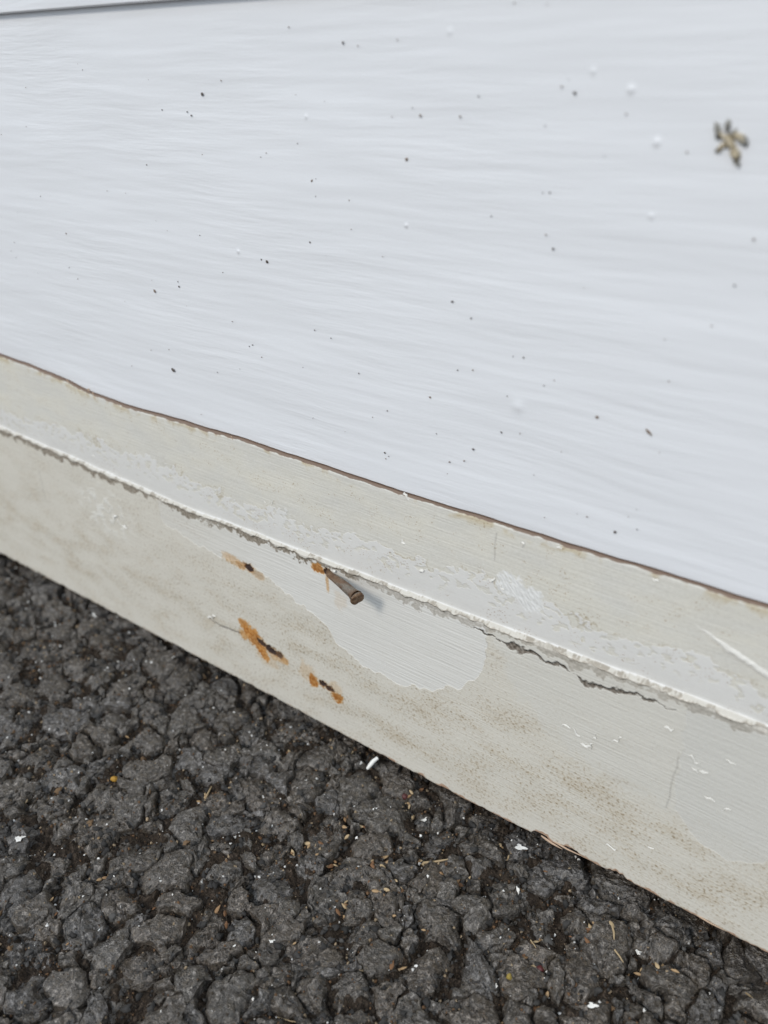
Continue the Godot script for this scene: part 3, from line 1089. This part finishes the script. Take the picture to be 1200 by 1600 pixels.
func tube_axis(points: Array, radii: Array, axis: Vector3, seg: int) -> ArrayMesh:
	var v := PackedVector3Array()
	var a := axis.cross(Vector3.UP).normalized()
	var b := axis.cross(a)
	for k in points.size():
		for i in seg + 1:
			var ph := TAU * (i % seg) / seg
			v.append(points[k] + (a * cos(ph) + b * sin(ph)) * radii[k])
	var idx := grid_index(seg + 1, points.size())
	for i in range(0, idx.size(), 3):
		var q := idx[i + 1]
		idx[i + 1] = idx[i + 2]
		idx[i + 2] = q
	return mesh_from(v, idx)

func dented(m: ArrayMesh, c: Vector3) -> ArrayMesh:
	var a := m.surface_get_arrays(0)
	var v: PackedVector3Array = a[Mesh.ARRAY_VERTEX]
	var n := noise(83, 1.0, 2)
	for i in v.size():
		var d := (v[i] - c) / MM
		v[i] = c + d * (1.0 + 0.13 * n.get_noise_3dv(d * 0.45)) * MM
	return mesh_from(v, a[Mesh.ARRAY_INDEX])

func tinted(m: ArrayMesh, s: int, from: Vector3, to: Vector3) -> ArrayMesh:
	var a := m.surface_get_arrays(0)
	var v: PackedVector3Array = a[Mesh.ARRAY_VERTEX]
	var n := noise(s, 1.0, 3)
	var col := PackedColorArray()
	for p in v:
		var t := clampf((p - from).dot(to - from) / (to - from).length_squared(), 0, 1)
		var q := n.get_noise_3dv(p / MM * 0.5)
		var zinc := sstep(0.5, 0.95, t + 0.6 * q) * sstep(1.0, 0.9, t)
		var rust := Color(0.12, 0.06, 0.03).lerp(Color(0.24, 0.155, 0.09), clampf(0.5 + q, 0, 1))
		var c := rust.lerp(Color(0.2, 0.175, 0.145), zinc)
		col.append(c.lerp(Color(0.03, 0.02, 0.015), sstep(0.22, 0.0, t) if s == 81 else 0.0))
	return mesh_from(v, a[Mesh.ARRAY_INDEX], PackedVector2Array(), col)

func nail_material() -> StandardMaterial3D:
	if not mats.has("nail"):
		var m := plain(Color.WHITE, 0.55)
		m.vertex_color_use_as_albedo = true
		m.metallic = 0.25
		m.heightmap_enabled = true
		var t := NoiseTexture2D.new()
		t.width = 256
		t.height = 256
		t.seamless = true
		t.noise = noise(84, 0.04, 3)
		m.heightmap_texture = t
		m.heightmap_scale = 0.05
		m.uv1_triplanar = true
		m.uv1_scale = Vector3.ONE * 120.0
		mats["nail"] = m
	return mats["nail"]

# ---------------------------------------------------------------- marks on the white board

func make_wall_marks() -> void:
	var dark := plain(Color(0.36, 0.33, 0.31), 0.8)
	var brown := plain(Color(0.5, 0.44, 0.39), 0.8)
	var shape := [lump(91, 8, 6, 0.3), lump(92, 8, 6, 0.35)]
	# x, y, half width, half height, turn, brown?
	var named := [
		[-52.1, 102.5, 0.85, 0.5, -25, 0, "largest black speck on the white board, low above the left stretch of the gap"],
		[-30.7, 168.3, 0.45, 0.35, -10, 0, "small black speck high on the white board, below the dark lap shadow"],
		[-14.8, 134.9, 0.5, 0.36, -30, 0, "black speck midway up the white board, beside a tiny white paint nib"],
		[-55.4, 123.0, 0.6, 0.34, -50, 1, "narrow olive-brown speck on the white board, left of a pair of tiny specks"],
		[72.7, 93.9, 0.36, 0.32, 0, 0, "round dark speck just above the brown gap on the blurred stretch of white board"],
		[66.1, 116.1, 0.4, 0.3, -20, 1, "small brown speck directly below the round paint blister"],
		[22.9, 157.8, 0.4, 0.3, 20, 1, "brown speck on the upper middle of the white board with a tiny neighbour"],
		[8.3, 177.0, 0.28, 0.25, 0, 0, "lone tiny speck near the very top of the white board"],
		[75.9, 115.5, 0.95, 0.28, -38, 1, "narrow slanting brown sliver on the white board, near the blister"]]
	for q in named:
		tag(speck(shape[0], dark if q[5] == 0 else brown, q), q[6], "speck", "dark dirt specks on the white board")
	var more := [-45.7, 125.4, -34.8, 164.1, -36.0, 164.8, -0.6, 152.7, -29.4, 130.8, 50.9, 109.2, 36.0, 119.3, 31.5, 104.4, 35.0, 98.7, 39.5, 120.0, -116.3, 129.1, -89.7, 134.1, 17.9, 96.4, 18.2, 95.0, 38.6, 99.9, 46.8, 108.4, -52.1, 153.2, -12.9, 157.4, 34.2, 165.2, 55.3, 169.0, 74.6, 161.1, 25.8, 165.2, 19.5, 164.9, 38.5, 130.2, 50.3, 124.5]
	more += [-18.7, 112.1, -22.6, 114.1, 29.6, 112.2, 18.6, 106.7, 40.6, 103.1, 54.2, 144.8, 86.7, 149.5, 85.3, 142.5, 52.6, 153.9, 52.6, 147.0, 34.1, 132.8, -16.5, 135.2, -88.0, 122.1, -1.8, 140.4, -45.9, 126.6, 19.0, 95.8]
	var r := RandomNumberGenerator.new()
	r.seed = 9
	for k in range(0, more.size(), 2):
		var s := r.randf_range(0.12, 0.24)
		tag(speck(shape[k / 2 % 2], dark if r.randf() < 0.6 else brown, [more[k], more[k + 1], s * r.randf_range(1.0, 1.5), s, r.randf_range(-60, 60)]), "dark dirt speck " + board_place(more[k], more[k + 1]), "speck", "dark dirt specks on the white board")
	for k in 90:
		var s := r.randf_range(0.07, 0.15)
		var x := r.randf_range(-130, 95)
		var y := r.randf_range(91, 184)
		tag(speck(shape[k % 2], dark if r.randf() < 0.5 else brown, [x, y, s * r.randf_range(1.0, 1.8), s, r.randf_range(-60, 60)]), "pin-prick of dirt " + board_place(x, y), "speck", "pin-prick dirt dots on the white board")
	# a shred of dried plant stuck to the board
	var root := Node3D.new()
	root.name = numbered("dried_plant_fragment")
	add_child(root)
	root.position = Vector3(80.3, 162.8, -1.1) * MM
	tag(root, "dried five-lobed tan plant fragment stuck on the white board", "plant fragment")
	var straw := plain(Color(0.72, 0.67, 0.57), 0.85)
	var grey := plain(Color(0.55, 0.54, 0.51), 0.85)
	part("core", scaled(lump(95), Vector3(0.55, 1.0, 0.5) * MM, Basis(Vector3.BACK, 0.3)), straw, root)
	for q in [[-1.7, 1.3, 0.45, 0.95, 20, 1], [-0.4, 2.0, 0.4, 0.75, 0, 1], [1.3, 0.55, 0.55, 1.4, 72, 0], [2.1, 0.3, 0.55, 0.75, 60, 1], [-0.9, -1.0, 0.4, 0.8, -40, 0], [1.5, -1.9, 0.6, 1.0, 30, 0], [0.5, 1.1, 0.35, 0.6, -30, 1], [0.7, -0.4, 0.4, 0.7, 50, 0], [2.6, -0.2, 0.25, 0.5, 20, 1], [2.0, -2.9, 0.25, 0.45, 50, 1]]:
		var o := part("lobe", scaled(lump(96 + int(q[0] * 3), 12, 9, 0.75), Vector3(q[2] * 0.9, q[3] * 0.95, 0.32) * MM, Basis(Vector3.BACK, deg_to_rad(q[4]))), grey if q[5] else straw, root)
		o.position = Vector3(q[0], q[1], 0.15) * MM
	part("stalk", tube([Vector3(-1.7, 1.3, 0.2) * MM, Vector3(0, 0.2, 0.4) * MM, Vector3(1.5, -1.9, 0.2) * MM], [0.22 * MM, 0.3 * MM, 0.2 * MM], 8), straw, root)

func board_place(x: float, y: float) -> String:
	var side := "on the left stretch of the white board" if x < -30 else "in the middle stretch of the white board" if x < 35 else "on the right stretch of the white board"
	return side + (" just above the brown gap" if y < 105 else " halfway up" if y < 145 else " high up")

func ground_place(x: float, z: float) -> String:
	var side := "on the left asphalt" if x < -30 else "on the middle asphalt" if x < 40 else "on the right asphalt"
	return side + (" close under the skirting" if z < 15 else " a little out from the skirting" if z < 45 else " far out from the skirting")

func speck(m: Mesh, mat: Material, q: Array) -> Node:
	var o := part("dirt_speck", m, mat, self)
	var b := Basis(Vector3.BACK, deg_to_rad(q[4])) * Basis.from_scale(Vector3(q[2] * 0.85, q[3] * 0.85, minf(q[2], q[3]) * 0.4) * MM)
	o.transform = Transform3D(b, Vector3(q[0], q[1], -1.15 + 0.12) * MM)
	return o

# ---------------------------------------------------------------- litter on the asphalt

func rest_at(x: float, z: float, reach: float) -> Vector3:   # the lowest spot near there
	var best := Vector3(x, surface_h(x, z), z)
	var mean := best.y
	for k in 14:
		var a := rng.randf() * TAU
		var d := reach * sqrt(rng.randf())
		var p := Vector3(x + cos(a) * d, 0, z + sin(a) * d)
		p.y = surface_h(p.x, p.z)
		mean += p.y
		if p.y < best.y:
			best = p
	best.y = lerpf(best.y, mean / 15.0, 0.45)
	return best

func seed_mesh(s: int) -> ArrayMesh:   # a little grain, pointed at one end, with a crease
	var n := noise(s, 0.8, 2)
	var v := PackedVector3Array()
	for j in 9:
		var t := j / 8.0
		var w := pow(sin(PI * clampf(t * 0.96 + 0.02, 0, 1)), 0.75) * (1.0 - 0.35 * t)
		for i in 11:
			var ph := TAU * (i % 10) / 10
			var crease := 1.0 - 0.25 * pow(maxf(0.0, sin(ph)), 6.0)
			v.append(Vector3((t - 0.5) * 2.0, sin(ph) * w * 0.42 * crease, cos(ph) * w * 0.55) * (1.0 + 0.12 * n.get_noise_2d(t * 5, ph)))
	var idx := grid_index(11, 9)
	return mesh_from(v, idx)

func litter(called: String, m: Mesh, mat: Material, at: Vector3, size: Vector3, turn: Vector3) -> Node:
	var o := part(called, m, mat, self)
	o.transform = Transform3D(Basis.from_euler(turn) * Basis.from_scale(size * MM), at * MM)
	return o

func chip_mesh(s: int) -> ArrayMesh:   # a thin broken flake, bent
	var n := noise(s, 0.7, 2)
	var v := PackedVector3Array()
	for side in 2:
		for j in 6:
			for i in 6:
				var x := i / 2.5 - 1.0
				var z := 1.0 - j / 2.5
				var q := (1.0 + 0.9 * n.get_noise_2d(x * 1.3, z * 1.3)) * (1.0 - 0.32 * absf(x * z))
				v.append(Vector3(x * q, 0.25 * x * x + 0.15 * n.get_noise_2d(x * 3, z * 3) + (0.07 if side == 0 else -0.07), z * q))
	var idx := grid_index(6, 6)
	var low := grid_index(6, 6)
	for i in range(0, low.size(), 3):
		idx.append_array(PackedInt32Array([low[i] + 36, low[i + 2] + 36, low[i + 1] + 36]))
	for k in 5:
		for e in [[k, k + 1], [30 + k + 1, 30 + k], [(k + 1) * 6, k * 6], [k * 6 + 5, (k + 1) * 6 + 5]]:
			idx.append_array(PackedInt32Array([e[0], e[1], e[1] + 36, e[0], e[1] + 36, e[0] + 36]))
	return mesh_from(v, idx)

func make_debris() -> void:
	var seeds := [seed_mesh(101), seed_mesh(102), seed_mesh(103)]
	var tans := [plain(Color(0.66, 0.55, 0.41), 0.75), plain(Color(0.57, 0.45, 0.32), 0.75), plain(Color(0.72, 0.63, 0.49), 0.75), plain(Color(0.46, 0.33, 0.22), 0.75)]
	var spots := [[35.8, 26.8, 9, "beside the largest round stone"], [25.6, 31.9, 4, "in the crevice left of the largest round stone"], [17.7, 32.4, 9, "in a dark crevice well out from the skirting"], [40.2, 30.3, 6, "between two stones in the middle of the asphalt"], [33.7, 38.2, 7, "in the hollow below the largest round stone"], [6, 2.0, 6, "in the dark close under the skirting"], [28.8, 3.0, 8, "in the gap right under the skirting foot"], [53.3, 17.6, 4, "near the pale twig"], [58.5, 6.4, 4, "under the chipped foot of the skirting"], [69.0, 8.0, 4, "in the hollow under the chipped skirting foot"],
		[77.0, 25.6, 7, "around the dark red berry"], [83.1, 32.8, 3, "near the frame's lower edge by the mustard crumb"], [53.4, 44.9, 2, "on the flat stones at the lower middle"], [6.4, 36.9, 3, "in a narrow crevice of the left asphalt"], [-11.5, 9.8, 3, "below the nail hole stains"], [-14.1, 35.3, 3, "beside the upright straw"], [-100.7, 30.8, 2, "on the far left blurred asphalt"], [86, 12, 6, "in the black hollow at the right"], [100, 14, 5, "by the right edge stones"], [22.0, 21.0, 5, "between the dark middle stones"], [12.0, 58.0, 3, "in the lower left crevices"], [-18.0, 66.0, 4, "in the long dark crack at the lower left"]]
	for q in spots:
		for k in q[2]:
			var p := rest_at(q[0] + rng.randfn(0, 1.6), q[1] + rng.randfn(0, 1.6), 2.2)
			var s := rng.randf_range(0.7, 1.15)
			var o := litter("seed_husk", seeds[rng.randi() % 3], tans[rng.randi() % 4], p + Vector3(0, s * 0.32, 0), Vector3(s, s * rng.randf_range(0.8, 1.1), s), Vector3(rng.randfn(0, 0.5), rng.randf() * TAU, rng.randfn(0, 0.45)))
			tag(o, "tan seed husks " + q[3], "seed", "tan seed husks in the asphalt crevices")
			o.set_meta("label", "tan seed husk " + q[3])
	for k in 90:
		var z := rng.randf_range(-2, 100)
		var x := rng.randf_range(-150, 118)
		if not in_frame(Vector3(x, z, 0), 2.0):
			continue
		var p := rest_at(x, z, 4.0)
		var s := rng.randf_range(0.35, 0.7)
		tag(litter("seed_husk", seeds[rng.randi() % 3], tans[rng.randi() % 4], p + Vector3(0, s * 0.3, 0), Vector3(s, s, s), Vector3(rng.randfn(0, 0.5), rng.randf() * TAU, rng.randfn(0, 0.5))), "stray brown seed husk lying " + ground_place(x, z), "seed", "stray seed husks over the asphalt")
	# chips of white paint
	var white := plain(rgb8(232, 230, 224), 0.5)
	var chips := [chip_mesh(111), chip_mesh(112)]
	for q in [[62.0, 1.4, 1.7, 0.75, 0.5, "white paint chip lying under the chipped foot of the skirting"], [-42.9, 74.1, 1.6, 1.2, 0.4, "cream paint chip on a stone at the far left of the asphalt"], [37.7, 8.6, 1.0, 0.8, 0.9, "bright white paint chip on the flat stone near the skirting"], [-109.7, 1.6, 1.6, 0.9, 0.2, "blurred white chip by the skirting at the far left"], [67.3, 12.6, 1.2, 0.35, -0.9, "thin white curl of paint standing between dark stones"], [28.4, 57.0, 0.9, 0.5, 0.3, "white paint chip near the lowest middle stones"], [92.6, 28.3, 1.2, 0.6, 0.5, "broken white paint chip at the lower right of the asphalt"], [96.2, 10.0, 0.8, 0.6, 0.2, "small white chip in the right hollow below the skirting"], [73.9, 35.8, 0.6, 0.45, 1.2, "square white crumb beside the mustard crumb"], [-66.2, 2.8, 1.8, 0.8, -0.3, "pale flat chip against the blurred skirting foot"], [-35.2, 59.8, 0.7, 0.5, 0.4, "small white chip in the middle of the left asphalt"]]:
		var p := Vector3(q[0], surface_h(q[0], q[1]) + 0.35, q[1])
		tag(litter("paint_chip", chips[rng.randi() % 2], white, p, Vector3(q[2] * 0.85, 0.8, q[3] * 0.8), Vector3(rng.randfn(0, 0.2), q[4], rng.randfn(0, 0.2))), q[5], "paint chip", "white paint chips on the asphalt")
	for k in 60:
		var z := rng.randf_range(0, 100)
		var x := rng.randf_range(-140, 116)
		if not in_frame(Vector3(x, z, 0), 2.0):
			continue
		var s := rng.randf_range(0.16, 0.42)
		tag(litter("paint_crumb", chips[k % 2], white, Vector3(x, surface_h(x, z) + s * 0.3, z), Vector3(s, s, s * 0.7), Vector3(rng.randfn(0, 0.4), rng.randf() * TAU, rng.randfn(0, 0.4))), "tiny white paint crumb lying " + ground_place(x, z), "paint chip", "tiny white crumbs on the asphalt")
	# a curled white strip hanging by the skirting's foot
	var a := Vector3(16.4, 2.4, 0.2)
	var root := part("paint_curl", tube([a * MM, (a + Vector3(-0.5, -0.4, 1.2)) * MM, (a + Vector3(-0.9, -1.3, 2.2)) * MM, (a + Vector3(-1.5, -2.6, 2.9)) * MM], [0.5 * MM, 0.62 * MM, 0.62 * MM, 0.4 * MM], 10), white, self)
	tag(root, "white curl of paint poking out beneath the middle of the skirting", "paint curl")
	# twigs and straws
	var straw := plain(Color(0.66, 0.58, 0.45), 0.8)
	for q in [[43.8, 18.8, 49.1, 15.2, 0.3, "pale twig with a thick end lying across the middle stones"], [75.4, 22.2, 77.4, 23.6, 0.14, "short pale straw near the dark red berry"], [39.5, 67.6, 45.4, 65.7, 0.12, "thin brown thread at the lowest middle edge"], [89.2, 9.3, 91.0, 12.4, 0.26, "curved tan twig in the right hollow under the skirting"], [117.7, 5.2, 119.5, 7.6, 0.2, "bent pale straw by the right edge of the asphalt"], [-15.5, 36.3, -16.9, 32.6, 0.25, "tan straw standing in the crevice below the rust stains"], [92.0, 14.5, 94.6, 16.0, 0.2, "brown stem lying between the right-hand stones"]]:
		var p0 := Vector3(q[0], surface_h(q[0], q[1]) + 0.4, q[1])
		var p1 := Vector3(q[2], surface_h(q[2], q[3]) + 0.5, q[3])
		var mid := p0.lerp(p1, 0.5) + Vector3(0.3, 0.35, 0.3)
		mid.y = maxf(mid.y, surface_h(mid.x, mid.z) + 0.3)
		var t := Node3D.new()
		t.name = numbered("twig")
		add_child(t)
		t.position = p0 * MM
		tag(t, q[5], "twig")
		part("stem", tube([Vector3.ZERO, (mid - p0) * 0.55 * MM, (mid - p0) * MM, mid.lerp(p1, 0.5) * MM - p0 * MM, (p1 - p0) * MM], [q[4] * 1.1 * MM, q[4] * MM, q[4] * 0.9 * MM, q[4] * 0.8 * MM, q[4] * 0.4 * MM], 8), straw, t)
		if q[4] >= 0.25:
			part("bud", scaled(seeds[0], Vector3(1.1, 1.2, 1.1) * q[4] * 3.2 * MM, Basis(Vector3.UP, -0.5)), straw, t)
	# two berries and a mustard crumb
	var p := rest_at(80.5, 26.7, 1.5)
	tag(litter("berry", lump(121, 14, 10, 0.15), plain(Color(0.33, 0.13, 0.13), 0.5), p + Vector3(0, 0.6, 0), Vector3(0.95, 0.85, 0.95), Vector3(0.2, 0.5, 0)), "shrivelled dark red berry among seed husks at the lower right", "berry")
	p = rest_at(28.0, 4.6, 1.0)
	tag(litter("berry", lump(122, 14, 10, 0.15), plain(Color(0.3, 0.13, 0.12), 0.5), p + Vector3(0, 0.5, 0), Vector3(0.9, 0.8, 0.9), Vector3(0.2, 1.5, 0)), "dark reddish berry in the shade right under the skirting", "berry")
	p = Vector3(-40.4, surface_h(-40.4, 47.0) + 0.5, 47.0)
	tag(litter("crumb", lump(123, 12, 8, 0.3), plain(Color(0.66, 0.5, 0.18), 0.7), p, Vector3(1.0, 0.8, 0.8), Vector3(0.2, 0.3, 0)), "mustard yellow crumb on the left asphalt", "crumb")
	p = Vector3(75.6, surface_h(75.6, 33.0) + 0.5, 33.0)
	tag(litter("crumb", lump(124, 12, 8, 0.3), plain(Color(0.6, 0.52, 0.25), 0.7), p, Vector3(0.6, 0.9, 0.6), Vector3(0.3, 0.3, 0)), "small mustard crumb between stones at the lower right", "crumb")
